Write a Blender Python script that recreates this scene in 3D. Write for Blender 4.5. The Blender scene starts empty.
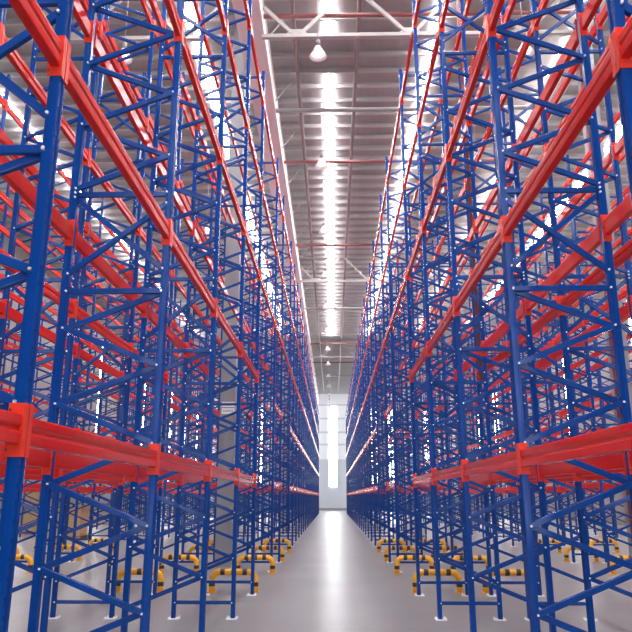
import bpy, bmesh, math, random
from mathutils import Vector, Matrix
random.seed(7)
scene = bpy.context.scene
COL = scene.collection
PI = math.pi

# ------------------------------------------------------------------ materials
def mat(name, col, rough=0.45, metal=0.0, spec=0.5, bump=None, vary=0.0, vscale=3.0, coat=0.0):
    m = bpy.data.materials.new(name); m.use_nodes = True
    nt = m.node_tree; b = nt.nodes['Principled BSDF']
    b.inputs['Base Color'].default_value = (*col, 1)
    b.inputs['Roughness'].default_value = rough
    b.inputs['Metallic'].default_value = metal
    b.inputs['Specular IOR Level'].default_value = spec
    b.inputs['Coat Weight'].default_value = coat
    b.inputs['Coat Roughness'].default_value = 0.08
    if vary or bump:
        tc = nt.nodes.new('ShaderNodeTexCoord')
        nz = nt.nodes.new('ShaderNodeTexNoise'); nz.inputs['Scale'].default_value = vscale
        nz.inputs['Detail'].default_value = 5
        nt.links.new(tc.outputs['Object'], nz.inputs['Vector'])
        if vary:
            mx = nt.nodes.new('ShaderNodeMix'); mx.data_type = 'RGBA'
            mx.inputs['A'].default_value = (*[c * (1 - vary) for c in col], 1)
            mx.inputs['B'].default_value = (*[min(1, c * (1 + vary)) for c in col], 1)
            nt.links.new(nz.outputs['Fac'], mx.inputs['Factor'])
            nt.links.new(mx.outputs['Result'], b.inputs['Base Color'])
        if bump:
            bp = nt.nodes.new('ShaderNodeBump'); bp.inputs['Strength'].default_value = bump
            bp.inputs['Distance'].default_value = 0.01
            nt.links.new(nz.outputs['Fac'], bp.inputs['Height'])
            nt.links.new(bp.outputs['Normal'], b.inputs['Normal'])
    return m

def emit(name, col, strength):
    m = bpy.data.materials.new(name); m.use_nodes = True
    nt = m.node_tree; b = nt.nodes['Principled BSDF']
    b.inputs['Base Color'].default_value = (0.8, 0.8, 0.8, 1)
    b.inputs['Emission Color'].default_value = (*col, 1)
    b.inputs['Emission Strength'].default_value = strength
    return m

M = {}
M['blue'] = mat('blue_paint', (0.0004, 0.046, 0.25), 0.16, spec=0.22, vary=0.10, vscale=2.0)
M['red'] = mat('red_paint', (0.66, 0.017, 0.011), 0.14, spec=0.10, vary=0.06, vscale=2.0)
M['orange'] = mat('orange_red_paint', (0.74, 0.042, 0.020), 0.24, spec=0.13, vary=0.05, vscale=4.0)
M['zinc'] = mat('zinc_bolt_glint', (0.92, 0.93, 0.95), 0.3, 0.0)  # white base colour stands in for the shine of the bolt heads
M['plate'] = mat('steel_plate_glint', (0.92, 0.92, 0.92), 0.3)  # near-white base colour stands in for glints on the steel plates
M['yellow'] = mat('yellow_paint', (0.84, 0.40, 0.015), 0.3, vary=0.06)
M['black'] = mat('black_paint', (0.012, 0.012, 0.016), 0.35)
M['white_steel'] = mat('white_steel', (0.42, 0.40, 0.39), 0.5, vary=0.05)
M['pink_steel'] = mat('warm_white_steel', (0.86, 0.80, 0.79), 0.55, vary=0.06, vscale=1.0)
M['grey_steel'] = mat('grey_steel', (0.30, 0.30, 0.31), 0.45, vary=0.06)
M['column'] = mat('grey_column_paint', (0.26, 0.27, 0.30), 0.55, vary=0.05, vscale=1.5)
M['purlin'] = mat('galvanised_purlin', (0.42, 0.405, 0.405), 0.45, 0.0, vary=0.08)
M['pipe'] = mat('dark_red_pipe', (0.22, 0.05, 0.05), 0.4, vary=0.08)
M['conduit'] = mat('brown_conduit', (0.16, 0.10, 0.10), 0.5)
M['lamp'] = mat('lamp_white_enamel', (0.85, 0.85, 0.85), 0.3)
M['lamp_dark'] = mat('lamp_housing_grey', (0.25, 0.25, 0.26), 0.4, 0.4)
M['bulb'] = emit('lamp_glow', (1.0, 0.97, 0.96), 4)
M['carton'] = mat('cardboard', (0.50, 0.34, 0.17), 0.8, vary=0.10, vscale=6)
M['tape'] = mat('parcel_tape', (0.55, 0.36, 0.16), 0.35)
M['wood'] = mat('pallet_wood', (0.45, 0.28, 0.14), 0.8, vary=0.2, vscale=9)
M['sign'] = mat('sign_white', (0.85, 0.85, 0.84), 0.5)
M['sign_dark'] = mat('sign_grey', (0.25, 0.25, 0.28), 0.5)
M['sky'] = emit('translucent_roof_sheet', (1.0, 0.96, 0.97), 46)
M['pane'] = emit('translucent_wall_sheet', (0.93, 0.96, 1.0), 16)
M['frame'] = mat('window_frame_grey', (0.6, 0.6, 0.62), 0.5)

def wave_mat(name, col, axis, period, rough, depth, metal=0.0):
    m = mat(name, col, rough, metal)
    nt = m.node_tree; b = nt.nodes['Principled BSDF']
    tc = nt.nodes.new('ShaderNodeTexCoord'); w = nt.nodes.new('ShaderNodeTexWave')
    w.wave_type = 'BANDS'; w.bands_direction = axis; w.inputs['Scale'].default_value = 2 * PI / period / 20
    nt.links.new(tc.outputs['Object'], w.inputs['Vector'])
    bp = nt.nodes.new('ShaderNodeBump'); bp.inputs['Strength'].default_value = 0.8
    bp.inputs['Distance'].default_value = depth
    nt.links.new(w.outputs['Fac'], bp.inputs['Height']); nt.links.new(bp.outputs['Normal'], b.inputs['Normal'])
    return m
M['roof'] = wave_mat('corrugated_roof', (0.31, 0.305, 0.31), 'X', 0.25, 0.5, 0.004, 0.0)
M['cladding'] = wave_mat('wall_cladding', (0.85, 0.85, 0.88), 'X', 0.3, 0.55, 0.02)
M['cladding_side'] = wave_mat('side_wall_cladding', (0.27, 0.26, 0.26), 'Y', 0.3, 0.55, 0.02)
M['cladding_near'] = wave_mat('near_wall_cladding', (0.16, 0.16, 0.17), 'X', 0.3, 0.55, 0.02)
M['wall_low'] = mat('wall_panel_grey', (0.58, 0.60, 0.65), 0.5, vary=0.04, vscale=0.6)

def floor_material():
    m = mat('polished_concrete', (0.40, 0.395, 0.40), 0.2)
    nt = m.node_tree; b = nt.nodes['Principled BSDF']
    tc = nt.nodes.new('ShaderNodeTexCoord')
    n1 = nt.nodes.new('ShaderNodeTexNoise'); n1.inputs['Scale'].default_value = 0.6; n1.inputs['Detail'].default_value = 3
    n2 = nt.nodes.new('ShaderNodeTexNoise'); n2.inputs['Scale'].default_value = 1.1; n2.inputs['Detail'].default_value = 2
    for n in (n1, n2): nt.links.new(tc.outputs['Object'], n.inputs['Vector'])
    cr = nt.nodes.new('ShaderNodeValToRGB')
    cr.color_ramp.elements[0].position = 0.0; cr.color_ramp.elements[0].color = (0.18, 0.177, 0.177, 1)
    cr.color_ramp.elements[1].position = 1.0; cr.color_ramp.elements[1].color = (0.27, 0.266, 0.266, 1)
    nt.links.new(n1.outputs['Fac'], cr.inputs['Fac'])
    nt.links.new(cr.outputs['Color'], b.inputs['Base Color'])
    mr = nt.nodes.new('ShaderNodeMapRange'); mr.inputs['To Min'].default_value = 0.30; mr.inputs['To Max'].default_value = 0.37
    nt.links.new(n2.outputs['Fac'], mr.inputs['Value']); nt.links.new(mr.outputs['Result'], b.inputs['Roughness'])
    return m
M['floor'] = floor_material()

def post_material():
    # blue paint with the two columns of small punched adjustment holes of a rack upright
    m = mat('blue_punched_upright', (0.0004, 0.047, 0.26), 0.15, spec=0.13, vary=0.10, vscale=2.0)
    return m
M['hole'] = mat('punched_hole', (0.003, 0.02, 0.09), 0.9, spec=0.0)
M['post'] = post_material()

# ------------------------------------------------------------------ mesh helpers
class MB:
    """collects vertices and faces, links them as ONE mesh object"""
    def __init__(s): s.v = []; s.f = []; s.m = []; s.smooth = []
    def add(s, verts, faces, mi=0, smooth=False, mtx=None):
        o = len(s.v)
        if mtx is not None: verts = [tuple(mtx @ Vector(q)) for q in verts]
        s.v += [tuple(q) for q in verts]
        for f in faces:
            s.f.append([i + o for i in f]); s.m.append(mi); s.smooth.append(smooth)
    def box(s, a, b, mi=0, mtx=None):
        x0, y0, z0 = a; x1, y1, z1 = b
        v = [(x0,y0,z0),(x1,y0,z0),(x1,y1,z0),(x0,y1,z0),(x0,y0,z1),(x1,y0,z1),(x1,y1,z1),(x0,y1,z1)]
        f = [(0,3,2,1),(4,5,6,7),(0,1,5,4),(1,2,6,5),(2,3,7,6),(3,0,4,7)]
        s.add(v, f, mi, False, mtx)
    def prism(s, prof, axis, a, b, mi=0, mtx=None):
        """closed profile extruded along 'X','Y' or 'Z' from a to b; prof gives the other two coordinates"""
        n = len(prof); vs = []
        for t in (a, b):
            for p, q in prof:
                vs.append({'X': (t, p, q), 'Y': (p, t, q), 'Z': (p, q, t)}[axis])
        fs = [tuple(range(n)), tuple(range(2*n-1, n-1, -1))]
        fs += [((i+1) % n, i, i+n, (i+1) % n + n) for i in range(n)]
        s.add(vs, fs, mi, False, mtx)
    def strut(s, p, q, w, h, mi=0, up=(0,1,0), prof=None):
        """bar from p to q; prof is a closed section in (side, up) coordinates"""
        p = Vector(p); q = Vector(q); d = (q - p); L = d.length; d.normalize()
        u = Vector(up); side = d.cross(u)
        if side.length < 1e-4: u = Vector((1,0,0)); side = d.cross(u)
        side.normalize(); u = side.cross(d)
        if prof is None: prof = [(-w/2,-h/2),(w/2,-h/2),(w/2,h/2),(-w/2,h/2)]
        n = len(prof)
        vs = [tuple(c + side*a + u*b) for c in (p, q) for a, b in prof]
        fs = [tuple(range(n)), tuple(range(2*n-1, n-1, -1))]
        fs += [((i+1) % n, i, i+n, (i+1) % n + n) for i in range(n)]
        s.add(vs, fs, mi)
    def tube(s, pts, r, n=10, mi=0, mats=None, cap=True):
        pts = [Vector(p) for p in pts]; rings = []
        T0 = (pts[1]-pts[0]).normalized()
        ref = Vector((0,0,1)) if abs(T0.z) < 0.9 else Vector((0,1,0))
        u = T0.cross(ref).normalized(); o = len(s.v)
        for i, p in enumerate(pts):
            if i == 0: T = T0
            elif i == len(pts)-1: T = (pts[-1]-pts[-2]).normalized()
            else: T = ((pts[i]-pts[i-1]).normalized() + (pts[i+1]-pts[i]).normalized()).normalized()
            u = (u - T*u.dot(T)).normalized(); w = T.cross(u)
            for k in range(n):
                a = 2*PI*k/n; s.v.append(tuple(p + u*r*math.cos(a) + w*r*math.sin(a)))
        for i in range(len(pts)-1):
            for k in range(n):
                s.f.append([o+i*n+k, o+i*n+(k+1) % n, o+(i+1)*n+(k+1) % n, o+(i+1)*n+k])
                s.m.append(mats[i] if mats else mi); s.smooth.append(True)
        if cap:
            s.f.append([o+k for k in range(n)][::-1]); s.m.append(mats[0] if mats else mi); s.smooth.append(False)
            e = o+(len(pts)-1)*n
            s.f.append([e+k for k in range(n)]); s.m.append(mats[-1] if mats else mi); s.smooth.append(False)
    def lathe(s, prof, n=24, c=(0,0,0), mi=0):
        o = len(s.v)
        for r, z in prof:
            for k in range(n):
                a = 2*PI*k/n; s.v.append((c[0]+r*math.cos(a), c[1]+r*math.sin(a), c[2]+z))
        for i in range(len(prof)-1):
            for k in range(n):
                s.f.append([o+i*n+k, o+i*n+(k+1) % n, o+(i+1)*n+(k+1) % n, o+(i+1)*n+k]); s.m.append(mi); s.smooth.append(True)
    def mesh(s, name, mats):
        me = bpy.data.meshes.new(name); me.from_pydata(s.v, [], s.f)
        for m in (mats if isinstance(mats, (list, tuple)) else [mats]): me.materials.append(m)
        me.polygons.foreach_set('material_index', s.m); me.polygons.foreach_set('use_smooth', s.smooth)
        bm = bmesh.new(); bm.from_mesh(me); bmesh.ops.recalc_face_normals(bm, faces=bm.faces); bm.to_mesh(me); bm.free()
        me.update(); return me
    def build(s, name, mats, parent=None, loc=(0,0,0)):
        return link(name, s.mesh(name, mats), parent, loc)

def link(name, me, parent=None, loc=(0,0,0), rz=0.0):
    o = bpy.data.objects.new(name, me); COL.objects.link(o)
    o.location = loc; o.rotation_euler = (0,0,rz)
    if parent is not None: o.parent = parent
    return o
def tag(o, label=None, cat=None, group=None, kind=None):
    if label: o['label'] = label
    if cat: o['category'] = cat
    if group: o['group'] = group
    if kind: o['kind'] = kind
    return o
def thing(name, label, cat, loc=(0,0,0), group=None, rz=0.0):
    o = link(name, None, None, loc, rz); return tag(o, label, cat, group)
ORD = ['first','second','third','fourth','fifth','sixth','seventh','eighth','ninth','tenth','eleventh','twelfth','thirteenth','fourteenth']

# ------------------------------------------------------------------ camera
CAMZ = 1.6; PITCH = 0.2571; YAW = 0.0230; FPX = 690.0
cam = bpy.data.objects.new('camera', bpy.data.cameras.new('camera')); COL.objects.link(cam)
cam.location = (0, 0, CAMZ); cam.rotation_euler = (PI/2 + PITCH, 0, YAW)
cam.data.sensor_width = 36; cam.data.lens = FPX/632*36; cam.data.clip_end = 500; cam.data.clip_start = 0.05
scene.camera = cam
def project(x, y, z):
    z -= CAMZ
    a = x*math.cos(YAW)+y*math.sin(YAW); b = -x*math.sin(YAW)+y*math.cos(YAW)
    d = b*math.cos(PITCH)+z*math.sin(PITCH); u = -b*math.sin(PITCH)+z*math.cos(PITCH)
    if d < 0.1: return None
    return 316+FPX*a/d, 316-FPX*u/d, d
def seen_size(p, q):
    """about how many pixels a bar from p to q shows, 0 when it is outside the view"""
    n = 0; ln = (Vector(q)-Vector(p)).length
    best = 0
    for i in range(9):
        t = i/8; r = project(*[p[k]+(q[k]-p[k])*t for k in range(3)])
        if r and -5 < r[0] < 637 and -5 < r[1] < 637: n += 1; best = max(best, FPX/r[2])
    return n/9*ln*best*best

# ------------------------------------------------------------------ room
HX = 17.0; Y_END = 92.0; Y_START = -7.0; ROOF = 15.0
b = MB(); b.box((-HX, Y_START, -0.2), (HX, Y_END, 0.0)); f = b.build('floor', M['floor']); tag(f, kind='structure')
b = MB(); b.box((-HX, Y_START, ROOF), (HX, Y_END, ROOF+0.1)); ceil = b.build('ceiling', M['roof']); tag(ceil, kind='structure')
# purlins of the roof: a Z section each
pz = [(.03, 0), (.03, -.19), (-.05, -.19), (-.05, -.18), (.02, -.18), (.02, -.01), (-.04, -.01), (-.04, 0)]
pm = MB(); pm.prism([(y, z) for y, z in pz], 'X', -HX+.02, HX-.02); pme = pm.mesh('purlin', M['purlin'])
y = 7.6
for k in range(98):
    link('purlin', pme, ceil, (0, y, ROOF-0.002)); y += 0.85

# skylight strips: translucent sheets, one panel after the other
SKY_X = [-11.4, -4.0, -0.02, 3.15, 7.3, 11.0]
for n, sx in enumerate(SKY_X):
    w = 0.15; m = MB(); yy = -6.0; e = 57.0
    while yy < e:
        y1 = min(yy+0.85, e)
        if n == 2 and 17.4 < yy < 19.3: yy += 0.85; continue
        prof = []
        vs = []
        for i in range(7):
            t = -1+2*i/6; vs.append((sx+w*t, -.012*(1-t*t)))
        for j in (yy+.004, y1-.004):
            pass
        o = [(x, yy+.03, ROOF-.045+z) for x, z in vs]+[(x, y1-.03, ROOF-.045+z) for x, z in vs]
        o += [(x, yv, zz+.03) for x, yv, zz in o]
        fs = []
        for i in range(6):
            fs.append((i, i+1, i+8, i+7)); fs.append((i+14, i+21, i+22, i+15))
        fs += [(0, 7, 21, 14), (6, 20, 27, 13), tuple(range(7))+tuple(range(20, 13, -1)), tuple(range(7, 14))+tuple(range(27, 20, -1))]
        m.add(o, fs); yy += 0.85
    s = m.build('window_%d' % (n+1), M['sky']); tag(s, kind='structure')

# walls
def wall_y(name, y, mats):
    m = MB()
    m.box((-HX, y, 6.4), (HX, y+.2, ROOF), 0); m.box((-HX, y-.03, 0), (HX, y+.2, 6.4), 1)
    for z in (8.2, 9.8, 11.6, 13.4): m.box((-HX, y-.07, z), (HX, y, z+.22), 2)
    return tag(m.build(name, mats), kind='structure')
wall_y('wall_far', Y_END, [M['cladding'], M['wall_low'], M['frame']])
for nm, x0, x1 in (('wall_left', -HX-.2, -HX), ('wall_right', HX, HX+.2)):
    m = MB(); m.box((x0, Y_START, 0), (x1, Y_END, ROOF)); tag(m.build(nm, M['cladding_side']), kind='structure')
m = MB(); m.box((-HX, Y_END-.06, 0), (HX, Y_END-.031, .28)); tag(m.build('baseboard_far', M['sign_dark']), kind='structure')
# translucent strips in the far wall
n = 7
for wx, w in ((0.10, .52), (-6.3, .5), (-9.4, .55), (-14.5, .55), (5.6, .5), (7.6, .55), (12.7, .6)):
    m = MB(); m.box((wx-w, Y_END-.12, 3.0), (wx+w, Y_END-.075, 13.2), 0)
    for xx in (wx-w-.05, wx+w): m.box((xx, Y_END-.14, 2.95), (xx+.05, Y_END-.04, 13.25), 1)
    tag(m.build('window_%d' % n, [M['pane'], M['frame']]), kind='structure'); n += 1
# unseen dark wall behind the camera; tall glowing strips added to light the racks
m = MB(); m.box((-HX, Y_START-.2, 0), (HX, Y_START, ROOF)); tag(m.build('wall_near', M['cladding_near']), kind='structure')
for wx in (-9.6, -4.8, 0.0, 4.8, 9.6):
    m = MB(); m.box((wx-.2, Y_START+.02, .6), (wx+.2, Y_START+.05, 13.0), 0)
    for xx in (wx-.26, wx+.2): m.box((xx, Y_START+.001, .55), (xx+.06, Y_START+.07, 13.05), 1)
    tag(m.build('window_%d' % n, [M['pane'], M['frame']]), kind='structure'); n += 1
# glowing strips in the side walls, added to light racks and far end
for sx in (-1, 1):
    for wy, hw in ((26, .5), (38, .5), (50, .5), (62, .5), (72, .9), (80, .9), (87, .9)):
        m = MB(); xa, xb = sx*(HX-.05), sx*(HX-.01)
        m.box((min(xa, xb), wy-hw, 3.0), (max(xa, xb), wy+hw, 12.5), 0)
        for d in (-hw-.06, hw): m.box((min(xa, xb)-.01, wy+d, 2.95), (max(xa, xb)+.005, wy+d+.06, 12.55), 1)
        tag(m.build('window_%d' % n, [M['pane'], M['frame']]), kind='structure'); n += 1

# ------------------------------------------------------------------ pallet racks
TOP = 10.1; DEPTH = 0.87; PITCHY = 2.364; Y0 = 3.014
FR = [Y0+PITCHY*i for i in range(-1, 5)]                    # frames before the first cross passage
FR += [Y0+PITCHY*5.59, Y0+PITCHY*6.57]                       # the short run between the two passages
FR += [Y0+PITCHY*(8.13+i) for i in range(22)]                # the long run behind
GAPS = (5, 7)                                                # bays that are cross passages (no beams at the two low levels)
LEV = [1.883, 3.735, 5.68, 7.52, 9.39]
HP = 0.039; PD = 0.064
def rounded(prof, r, seg=3, only=None):
    """the profile with its corners rounded (rolled sheet metal has no sharp edges)"""
    out = []; n = len(prof)
    for i in range(n):
        p = Vector(prof[i]); a = Vector(prof[i-1])-p; b = Vector(prof[(i+1) % n])-p
        if only is not None and i not in only: out.append(tuple(p)); continue
        t = min(r, a.length*.45, b.length*.45); a.normalize(); b.normalize()
        q0 = p+a*t; q1 = p+b*t
        for k in range(seg+1):
            u = k/seg; out.append(tuple(q0*(1-u)**2+p*2*u*(1-u)+q1*u*u))
    return out
post_prof = [(0,-.039),(0,-.015),(-.008,-.010),(-.008,.010),(0,.015),(0,.039),(-.036,.039),(-.042,.030),(-.058,.030),(-.058,-.030),(-.042,-.030),(-.036,-.039)]
post_prof = rounded(post_prof, .009, 3, (0, 5, 8, 9))
def post_mesh():
    m = MB(); m.prism(post_prof, 'Z', 0.012, TOP, 0)
    # punched holes: two columns on the aisle face, one on each cheek
    def disc(c, nrm, r):
        if nrm == 'x': vs = [(c[0], c[1]+r*math.cos(a*PI/3), c[2]+r*1.3*math.sin(a*PI/3)) for a in range(6)]
        else: vs = [(c[0]+r*math.cos(a*PI/3), c[1], c[2]+r*1.3*math.sin(a*PI/3)) for a in range(6)]
        m.add(vs, [(0,1,2,3,4,5)], 1)
    z = 0.15
    while z < TOP-.05:
        for yy in (-.026, .026): disc((.0006, yy, z), 'x', .0062)
        z += .075
    return m
PM = post_mesh().mesh('post', [M['post'], M['hole']])
PMF = MB(); PMF.prism(post_prof, 'Z', 0.012, TOP); PMF = PMF.mesh('post', M['post'])
BP = MB(); BP.box((-.115, -.075, 0), (.035, .075, .012))
for sx in (.02, -.10): BP.lathe([(0, .03), (.011, .03), (.011, .012)], 8, (sx, -.06, 0)); BP.lathe([(0, .03), (.011, .03), (.011, .012)], 8, (sx, .06, 0))
BP = BP.mesh('base_plate', M['plate'])

# braces of one frame: x runs from the aisle side post (0) back to the other post (-DEPTH)
xa, xb = -.045, -DEPTH+.045
BR = []
def zig(z0, z1, back):
    z = z0; 
    while z < z1-.25:
        BR.append(((xb if back else xa), z, (xa if back else xb), z+.305)); back = not back; z += .305
BR.append((xa, .21, xb, .21))
zig(.27, 3.2, False) if False else zig(.48, 3.2, True)
BR.append((xa, 3.23, xb, 3.23)); BR.append((xa, 3.42, xb, 4.06)); BR.append((xb, 3.38, xa, 4.00)); BR.append((xa, 4.10, xb, 4.10))
zig(4.14, 7.05, True)
BR.append((xa, 7.12, xb, 7.12)); BR.append((xa, 7.28, xb, 7.92)); BR.append((xb, 7.24, xa, 7.88)); BR.append((xa, 7.98, xb, 7.98))
zig(8.05, 9.9, True)
BR.append((xa, 9.98, xb, 9.98))
c_prof = [(-.023,-.014),(.023,-.014),(.023,.014),(.018,.014),(.018,-.009),(-.018,-.009),(-.018,.014),(-.023,.014)]
def brace_mb(m, i, detail, off=(0,0,0), flip=1):
    x0, z0, x1, z1 = BR[i]
    yo = (.016 if i % 2 else -.016)
    p = (off[0]+flip*x0, off[1]+yo, off[2]+z0); q = (off[0]+flip*x1, off[1]+yo, off[2]+z1)
    if detail:
        m.strut(p, q, 0, 0, 0, (0, 1, 0), c_prof)
        for c in (p, q):   # bolt through the upright's cheeks
            vs = [(c[0]+.0085*math.cos(a*PI/3), yv, c[2]+.0085*math.sin(a*PI/3)) for yv in (off[1]-.044, off[1]+.044) for a in range(6)]
            m.add(vs, [(0,1,2,3,4,5), (11,10,9,8,7,6)]+[(a, (a+1) % 6, (a+1) % 6+6, a+6) for a in range(6)], 1)
    else:
        m.strut(p, q, .044, .026, 0, (0, 1, 0))
c_prof = rounded(c_prof, .006, 3, (0, 1))
BRM = {}
for fl in (1, -1):
    for i in range(len(BR)):
        m = MB(); brace_mb(m, i, True, (0,0,0), fl); BRM[(fl, i)] = m.mesh('brace', [M['blue'], M['zinc']])

# beam section: box beam whose outer face carries a rolled groove (x outward, z up)
beam_prof = [(-.05,-.064),(-.004,-.064),(0,-.060),(0,-.012),(-.010,-.004),(-.010,.008),(0,.018),(0,.060),(-.004,.064),(-.05,.064)]
beam_prof = rounded([(-.05,-.064),(0,-.064),(0,-.012),(-.010,-.004),(-.010,.008),(0,.018),(0,.064),(-.05,.064)], .009, 3)
def connector_mb(m, s, e, y, mi=0):
    """hooked angle at the beam's end: s = outward x sign, e = which end (-1 near, 1 far), y = end of the beam"""
    # cheek plate against the upright's side and lug over its face
    y0, y1 = sorted((y, y+e*.004))
    x0, x1 = sorted((s*-.066, s*.007))
    m.box((x0, y0, -.115), (x1, y1, .115), mi)
    y0, y1 = sorted((y+e*.004, y+e*.040)); x0, x1 = sorted((s*.002, s*.007))
    m.box((x0, y0, -.115), (x1, y1, .115), mi)
    for z in (-.085, .0, .085):
        ya, yb = sorted((y-e*.0, y-e*.003)); xa_, xb_ = sorted((s*-.062, s*-.052))
        m.box((xa_, ya, z-.005), (xb_, yb, z+.005), mi+1)
def beam_mb(m, s, y0, y1, mi=0):
    m.prism([(s*(x-.001), z) for x, z in beam_prof], 'Y', y0, y1, mi)
CM = {}
BM = {}
def conn_mesh(s, e):
    k = (s, e)
    if k not in CM:
        m = MB(); connector_mb(m, s, e, 0); CM[k] = m.mesh('end_connector', [M['orange'], M['black']])
    return CM[k]
def beam_mesh(s, L, full):
    k = (s, round(L, 3), full)
    if k not in BM:
        m = MB(); beam_mb(m, s, 0, L)
        if full: connector_mb(m, s, -1, 0, 1); connector_mb(m, s, 1, L, 1)
        BM[k] = m.mesh('beam', [M['red'], M['orange'], M['black']])
    return BM[k]

def make_rack(front, side, label, first, xtra=DEPTH):
    """front: x of the face nearest the central aisle; side: +1 when that face looks to +x"""
    root = thing('pallet_rack', label, 'rack', (front, FR[first], 0), 'pallet racks in the hall')
    yb = FR[first]
    fx = [0.0, -side*DEPTH]; sg = [side, -side]
    braces = []; beams = []
    for k in range(first, len(FR)):
        y = FR[k]-yb
        for j in (0, 1):
            near = FR[k] < 9
            p = link('post', PM if near else PMF, root, (fx[j], y, 0), 0 if sg[j] > 0 else PI)
            link('base_plate', BP, p, (0, 0, 0))
        for i in range(len(BR)):
            x0, z0, x1, z1 = BR[i]
            braces.append((seen_size((front+side*x0, FR[k], z0), (front+side*x1, FR[k], z1)), k, i))
        if k+1 < len(FR):
            for j in (0, 1):
                for l, z in enumerate(LEV):
                    if k in GAPS and l < 2: continue
                    beams.append((seen_size((front+fx[j], FR[k], z), (front+fx[j], FR[k+1], z)), k, j, l))
    braces.sort(reverse=True); beams.sort(reverse=True)
    for s_, k, i in braces[:100]: link('brace', BRM[(side, i)], root, (0, FR[k]-yb, 0))
    m = MB()
    for s_, k, i in braces[100:]: brace_mb(m, i, False, (0, FR[k]-yb, 0), side)
    tag(m.build('brace', M['blue'], root), kind='stuff')
    for n_, (s_, k, j, l) in enumerate(beams[:100]):
        y0 = FR[k]-yb+HP+.005; y1 = FR[k+1]-yb-HP-.005
        bo = link('beam', beam_mesh(sg[j], y1-y0, n_ >= 50), root, (fx[j], y0, LEV[l]))
        if n_ < 50:
            link('end_connector', conn_mesh(sg[j], -1), bo, (0, 0, 0)); link('end_connector', conn_mesh(sg[j], 1), bo, (0, y1-y0, 0))
    m = MB()
    for s_, k, j, l in beams[100:]:
        y0 = FR[k]-yb+HP+.005; y1 = FR[k+1]-yb-HP-.005; o = len(m.v)
        beam_mb(m, sg[j], y0, y1); connector_mb(m, sg[j], -1, y0, 1); connector_mb(m, sg[j], 1, y1, 1)
        m.v[o:] = [(x+fx[j], y, z+LEV[l]) for x, y, z in m.v[o:]]
    tag(m.build('beam', [M['red'], M['orange'], M['black']], root), kind='stuff')
    return root

RACKS = [(-1.338, 1, 0, 'left', 0), (1.418, -1, 0, 'right', 0), (-3.0, 1, 1, 'left', 1), (2.63, -1, 1, 'right', 1),
         (-6.65, 1, 4, 'left', 2), (6.05, -1, 4, 'right', 2), (-8.3, 1, 6, 'left', 3), (7.75, -1, 6, 'right', 3),
         (-11.95, 1, 8, 'left', 4), (11.4, -1, 8, 'right', 4)]
for x, s, first, side, r in RACKS:
    lab = ('blue and orange red pallet rack lining the %s edge of the central aisle' % side if r == 0 else
           '%s blue and orange red pallet rack from the central aisle on the %s' % (ORD[r], side))
    make_rack(x, s, lab, first)

# ------------------------------------------------------------------ yellow and black guard hoops in the cross passages
def guard_parts():
    H = .335; R = .14; r = .056; W = .76
    pts = [(0,0,.012)]; 
    for t in (.10, .17, .21): pts.append((0,0,t))
    for k in range(1, 9):
        a = PI/2*k/8; pts.append((-(R-R*math.cos(a)), 0, H-R+R*math.sin(a)))
    xs = [-.145, -.225, -.34, -.42, -.535, -.615]
    for x in xs: pts.append((x, 0, H))
    for k in range(0, 9):
        a = PI/2*k/8; pts.append((-(W-R)-R*math.sin(a), 0, H-R+R*math.cos(a)))
    for t in (.21, .17, .10, .012): pts.append((-W, 0, t))
    mats = []
    for i in range(len(pts)-1):
        c = (Vector(pts[i])+Vector(pts[i+1]))/2
        blk = (.095 < c.z < .175) or (c.z > H-.01 and (abs(c.x+.185) < .039 or abs(c.x+.38) < .039 or abs(c.x+.575) < .039))
        mats.append(1 if blk else 0)
    m = MB(); m.tube(pts, r, 14, mats=mats)
    f = MB(); f.box((-.08, -.07, 0), (.08, .07, .012))
    for sx in (-.06, .06):
        for sy in (-.05, .05): f.lathe([(0, .024), (.009, .024), (.009, .012)], 6, (sx, sy, 0))
    return m.mesh('hoop', [M['yellow'], M['black']]), f.mesh('foot_plate', M['yellow'])
hoop, foot = guard_parts()
GY = [(5, .36, 'near edge of first cross passage'), (6, -.36, 'far edge of first cross passage'),
      (7, .36, 'near edge of second cross passage'), (8, -.36, 'far edge of second cross passage')]
for x, s, first, side, r in RACKS:
    if r > 3: continue
    for k, dy, where in GY:
        rk = '%s aisle side rack' % side if r == 0 else '%s %s rack' % (ORD[r], side)
        g = thing('rack_guard', 'yellow and black guard under %s, %s' % (rk, where), 'guard', (x-s*.02+s*(.05 if k != 5 else 0), FR[k]+dy, 0), 'yellow and black rack guards')
        if s < 0: g.rotation_euler.z = PI
        link('hoop', hoop, g); link('foot_plate', foot, g, (0, 0, 0)); link('foot_plate', foot, g, (-.76, 0, 0))

# ------------------------------------------------------------------ columns and long roof girders
CX = (-2.62, 7.30)
cm = MB(); w = .185
prof = [(-w, -w), (-w, -w+.03), (-.02, -w+.05), (-.02, w-.05), (-w, w-.03), (-w, w), (w, w), (w, w-.03), (.02, w-.05), (.02, -w+.05), (w, -w+.03), (w, -w)]
cm.box((-w, -w, .03), (w, w, 14.995)); cme = cm.mesh('shaft', M['column'])
cb = MB(); cb.box((-.21, -.21, 0), (.21, .21, .03)); cbe = cb.mesh('base_plate', M['grey_steel'])
CYS = (17.45, 38.2, 59.6, 80.8)
for ci, cx in enumerate(CX):
    for k, cy in enumerate(CYS):
        if ci == 1 and False: continue
        t = thing('steel_column', 'grey square building column %s, %s from the camera' % (('behind the left aisle rack', 'beyond the right racks')[ci], ORD[k]), 'column', (cx, cy, 0), 'grey building columns')
        link('shaft', cme, t); link('base_plate', cbe, t)
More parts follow.
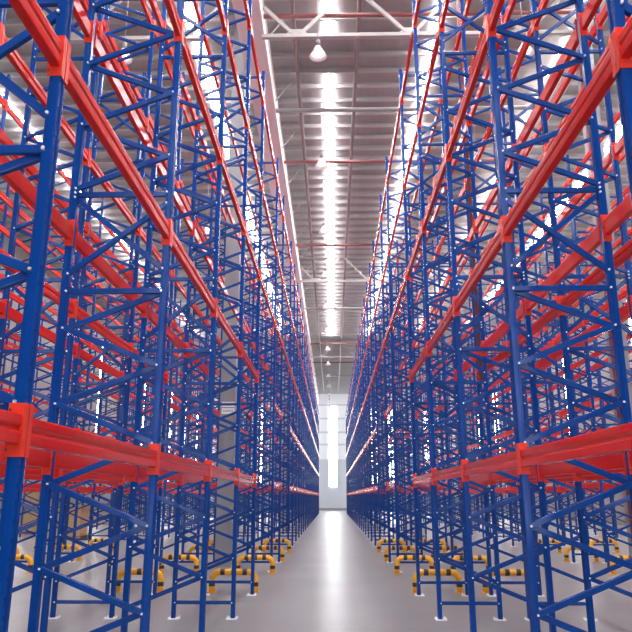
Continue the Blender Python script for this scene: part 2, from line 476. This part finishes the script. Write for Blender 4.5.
# small white notice on the first left column
t = thing('notice_board', 'small white notice with two lines fixed to the left grey column', 'sign', (CX[0]+.02, CYS[0]-w-.012, 3.62))
m = MB(); m.box((-.16, -.004, 0), (.16, .01, .30)); m.build('panel', M['sign'], t)
m = MB()
for q in range(5): m.box((-.12+q*.052, -.0055, .05), (-.09+q*.052, -.004, .10))
m.box((-.16, -.0055, .14), (.16, -.004, .17)); m.build('lettering', M['sign_dark'], t)

fly = MB(); fly.strut((0, 0, .35), (.62, 0, 1.2), .034, .034); flyL = fly.mesh('fly_brace', M['white_steel'])
for ci, cx in enumerate(CX):
    s = 1
    t = thing('roof_girder', 'long pale box girder under the roof running along the %s racks' % ('left', 'right')[ci], 'beam', (cx, 7.0, 13.55), 'long roof girders')
    ga, gb = ((.19, .84), (-.5, -.19))[ci]
    m = MB(); m.box((ga, 0, 0), (gb, 84.9, .72)); m.build('web', M['pink_steel'], t)
    m = MB(); m.box((ga, 0, -.03), (gb+.04, 84.9, 0)); m.box((ga, 0, .72), (gb+.04, 84.9, .75)); m.build('flange', M['pink_steel'], t)
    xx = gb
    for k in range(26 if ci == 0 else 0):
        link('fly_brace', flyL, t, (xx, 3.5+3.1*k, .1))

# ------------------------------------------------------------------ roof trusses
def truss(x0, x1, y, label, nodes0):
    t = thing('roof_truss', label, 'truss', (x0, y, 13.22), 'white roof trusses')
    L = x1-x0
    m = MB(); m.box((0, -.05, .04), (L, .05, .14)); m.build('bottom_chord', M['white_steel'], t)
    m = MB(); m.box((0, -.07, 1.46), (L, .07, 1.6)); m.build('top_chord', M['white_steel'], t)
    ns = [n for n in nodes0 if x0+.2 < n < x1-.2]
    for n in ns:
        g = MB(); g.prism([(-.28, .14), (.28, .14), (.2, .3), (-.2, .3)], 'Y', -.012, .012); g.build('gusset_plate', M['white_steel'], t, (n-x0, 0, 0))
        for d in (-1.4, 1.4):
            e0 = n-x0+d*.95; e = min(max(e0, .03), L-.03); a0 = n-x0+d*.07
            fr = (e-a0)/(e0-a0)
            if fr > .25:
                w_ = MB(); w_.strut((a0, .0, .16), (e, .0, .16+1.3*fr), .09, .07); w_.build('web_member', M['white_steel'], t)
    return t
TY = (15.64, 36.9, 58.4, 79.9)
nodes = [-.86+2.97*k for k in range(-6, 7)]
for k, ty in enumerate(TY):
    truss(-1.775, 6.74, ty, 'white triangulated roof truss across the central aisle, %s from the camera' % ORD[k], nodes)
    truss(-16.9, -2.82, ty, 'white roof truss above the left racks, %s from the camera' % ORD[k], nodes)
    truss(7.50, 16.9, ty, 'white roof truss above the far right racks, %s from the camera' % ORD[k], nodes)

# ------------------------------------------------------------------ pipes across and along the roof
def pipe(name, label, p, q, r, m, cat='pipe', group=None):
    b_ = MB(); b_.tube([p, q], r, 12); return tag(b_.build(name, m), label, cat, group)
for k, (py, z) in enumerate(((15.88, 14.12), (24.0, 14.0), (33.0, 14.0), (56.3, 14.0), (64.5, 14.0))):
    pipe('sprinkler_pipe', 'red sprinkler pipe crossing under the roof, %s from the camera' % ORD[k], (-1.785, py, z), (6.82, py, z), .065, M['pipe'], group='red pipes across the roof')
for k, (py, z) in enumerate(((19.8, 13.66), (43.9, 13.66), (70, 13.66))):
    pipe('tie_tube', 'grey steel tube crossing under the roof above the aisle, %s from camera' % ORD[k], (-1.785, py, z), (6.82, py, z), .07, M['grey_steel'], 'tube', 'grey tubes across the roof')
for lx, nm in ((.83, 'right'), (-1.03, 'left')):
    pipe('conduit', 'thin brown conduit running along the roof %s of the lamps' % nm, (lx, 8, 14.74), (lx, 90, 14.74), .06, M['conduit'], 'conduit', 'conduits along the roof')
pipe('riser_pipe', 'dark red vertical riser pipe beside the nearest right grey column', (7.06, 17.08, 0), (7.06, 17.08, 13.56), .085, M['pipe'])
pipe('riser_pipe', 'dark red vertical riser pipe between the first two right racks', (2.46, 11.2, 3.4), (2.46, 11.2, 14.995), .06, M['pipe'])

# ------------------------------------------------------------------ pendant lamps
sh = MB(); sh.lathe([(.055, .30), (.075, .27), (.10, .22), (.17, .10), (.225, 0), (.219, 0), (.163, .10), (.094, .215), (.05, .25)], 28)
shm = sh.mesh('shade', M['lamp'])
hs = MB(); hs.lathe([(0, .48), (.05, .48), (.062, .46), (.062, .29), (0, .29)], 20); hsm = hs.mesh('housing', M['lamp_dark'])
bl = MB(); bl.lathe([(0, .03), (.05, .04), (.075, .09), (.06, .16), (.03, .22), (0, .24)], 16); blm = bl.mesh('bulb', M['bulb'])
def lamp(x, y, z, label):
    t = thing('pendant_lamp', label, 'lamp', (x, y, z), 'white bell pendant lamps')
    link('shade', shm, t); link('housing', hsm, t); link('bulb', blm, t)
    c = MB(); c.tube([(0, 0, .48), (0, 0, ROOF-z-.02)], .012, 6); c.build('suspension_rod', M['white_steel'], t)
for k in range(13): lamp(-.30, 15.2+6.0*k, 12.38, 'white bell pendant lamp above the central aisle, %s from the camera' % ORD[k])
for k in range(7):
    for x, nm in ((-5.25, 'left'), (4.9, 'right')):
        lamp(x, 15.2+6.0*k, 12.38, 'white bell pendant lamp above the %s side aisle, %s from the camera' % (nm, ORD[k]))

# ------------------------------------------------------------------ cartons on pallets at the far left
def pallet(x, y, label):
    t = thing('wooden_pallet', label, 'pallet', (x, y, 0), 'wooden pallets')
    for q in range(7):
        m = MB(); m.box((-.6+q*.183, -.5, .122), (-.6+q*.183+.1, .5, .144)); m.build('deck_board', M['wood'], t)
    for q in (-.45, 0, .45):
        m = MB(); m.box((-.6, q-.05, 0), (.6, q+.05, .022)); m.box((-.6, q-.05, .1), (.6, q+.05, .122))
        for w_ in (-.53, 0, .53): m.box((w_-.07, q-.05, .022), (w_+.07, q+.05, .1))
        m.build('runner', M['wood'], t)
for x, y, nm, H in ((-13.9, 32.5, 'beside the left wall', 3), (-10.5, 28.6, 'between the left racks', 2)):
    pallet(x, y, 'wooden pallet carrying cardboard cartons %s' % nm)
    z = .145
    for q in range(H):
        lv = ('bottom', 'middle', 'top')[q] if H == 3 else ('bottom', 'top')[q]
        t = thing('carton', '%s brown cardboard carton of the pallet stack %s' % (lv, nm), 'box', (x, y, z), 'cartons on pallets')
        m = MB(); m.box((-.56, -.46, 0), (.56, .46, .56)); m.build('case', M['carton'], t)
        m = MB(); m.box((-.565, -.03, .44), (-.56, .03, .56)); m.box((.56, -.03, .44), (.565, .03, .56)); m.box((-.565, -.03, .56), (.565, .03, .563)); m.build('tape', M['tape'], t)
        z += .564

# ------------------------------------------------------------------ light
w = bpy.data.worlds.new('world'); scene.world = w; w.use_nodes = True
bg = w.node_tree.nodes['Background']; bg.inputs['Color'].default_value = (0.97, 0.97, 0.97, 1); bg.inputs['Strength'].default_value = 0.65
# thin scattering haze, added to soften the light in the hall
vsn = w.node_tree.nodes.new('ShaderNodeVolumeScatter'); vsn.inputs['Density'].default_value = 0.0011; vsn.inputs['Anisotropy'].default_value = 0.3
vsn.inputs['Color'].default_value = (0.95, 0.95, 1.0, 1)
w.node_tree.links.new(vsn.outputs['Volume'], w.node_tree.nodes['World Output'].inputs['Volume'])
vs = scene.view_settings
vs.view_transform = 'Standard'; vs.look = 'None'; vs.gamma = 1; vs.use_curve_mapping = False; vs.exposure = 0.2
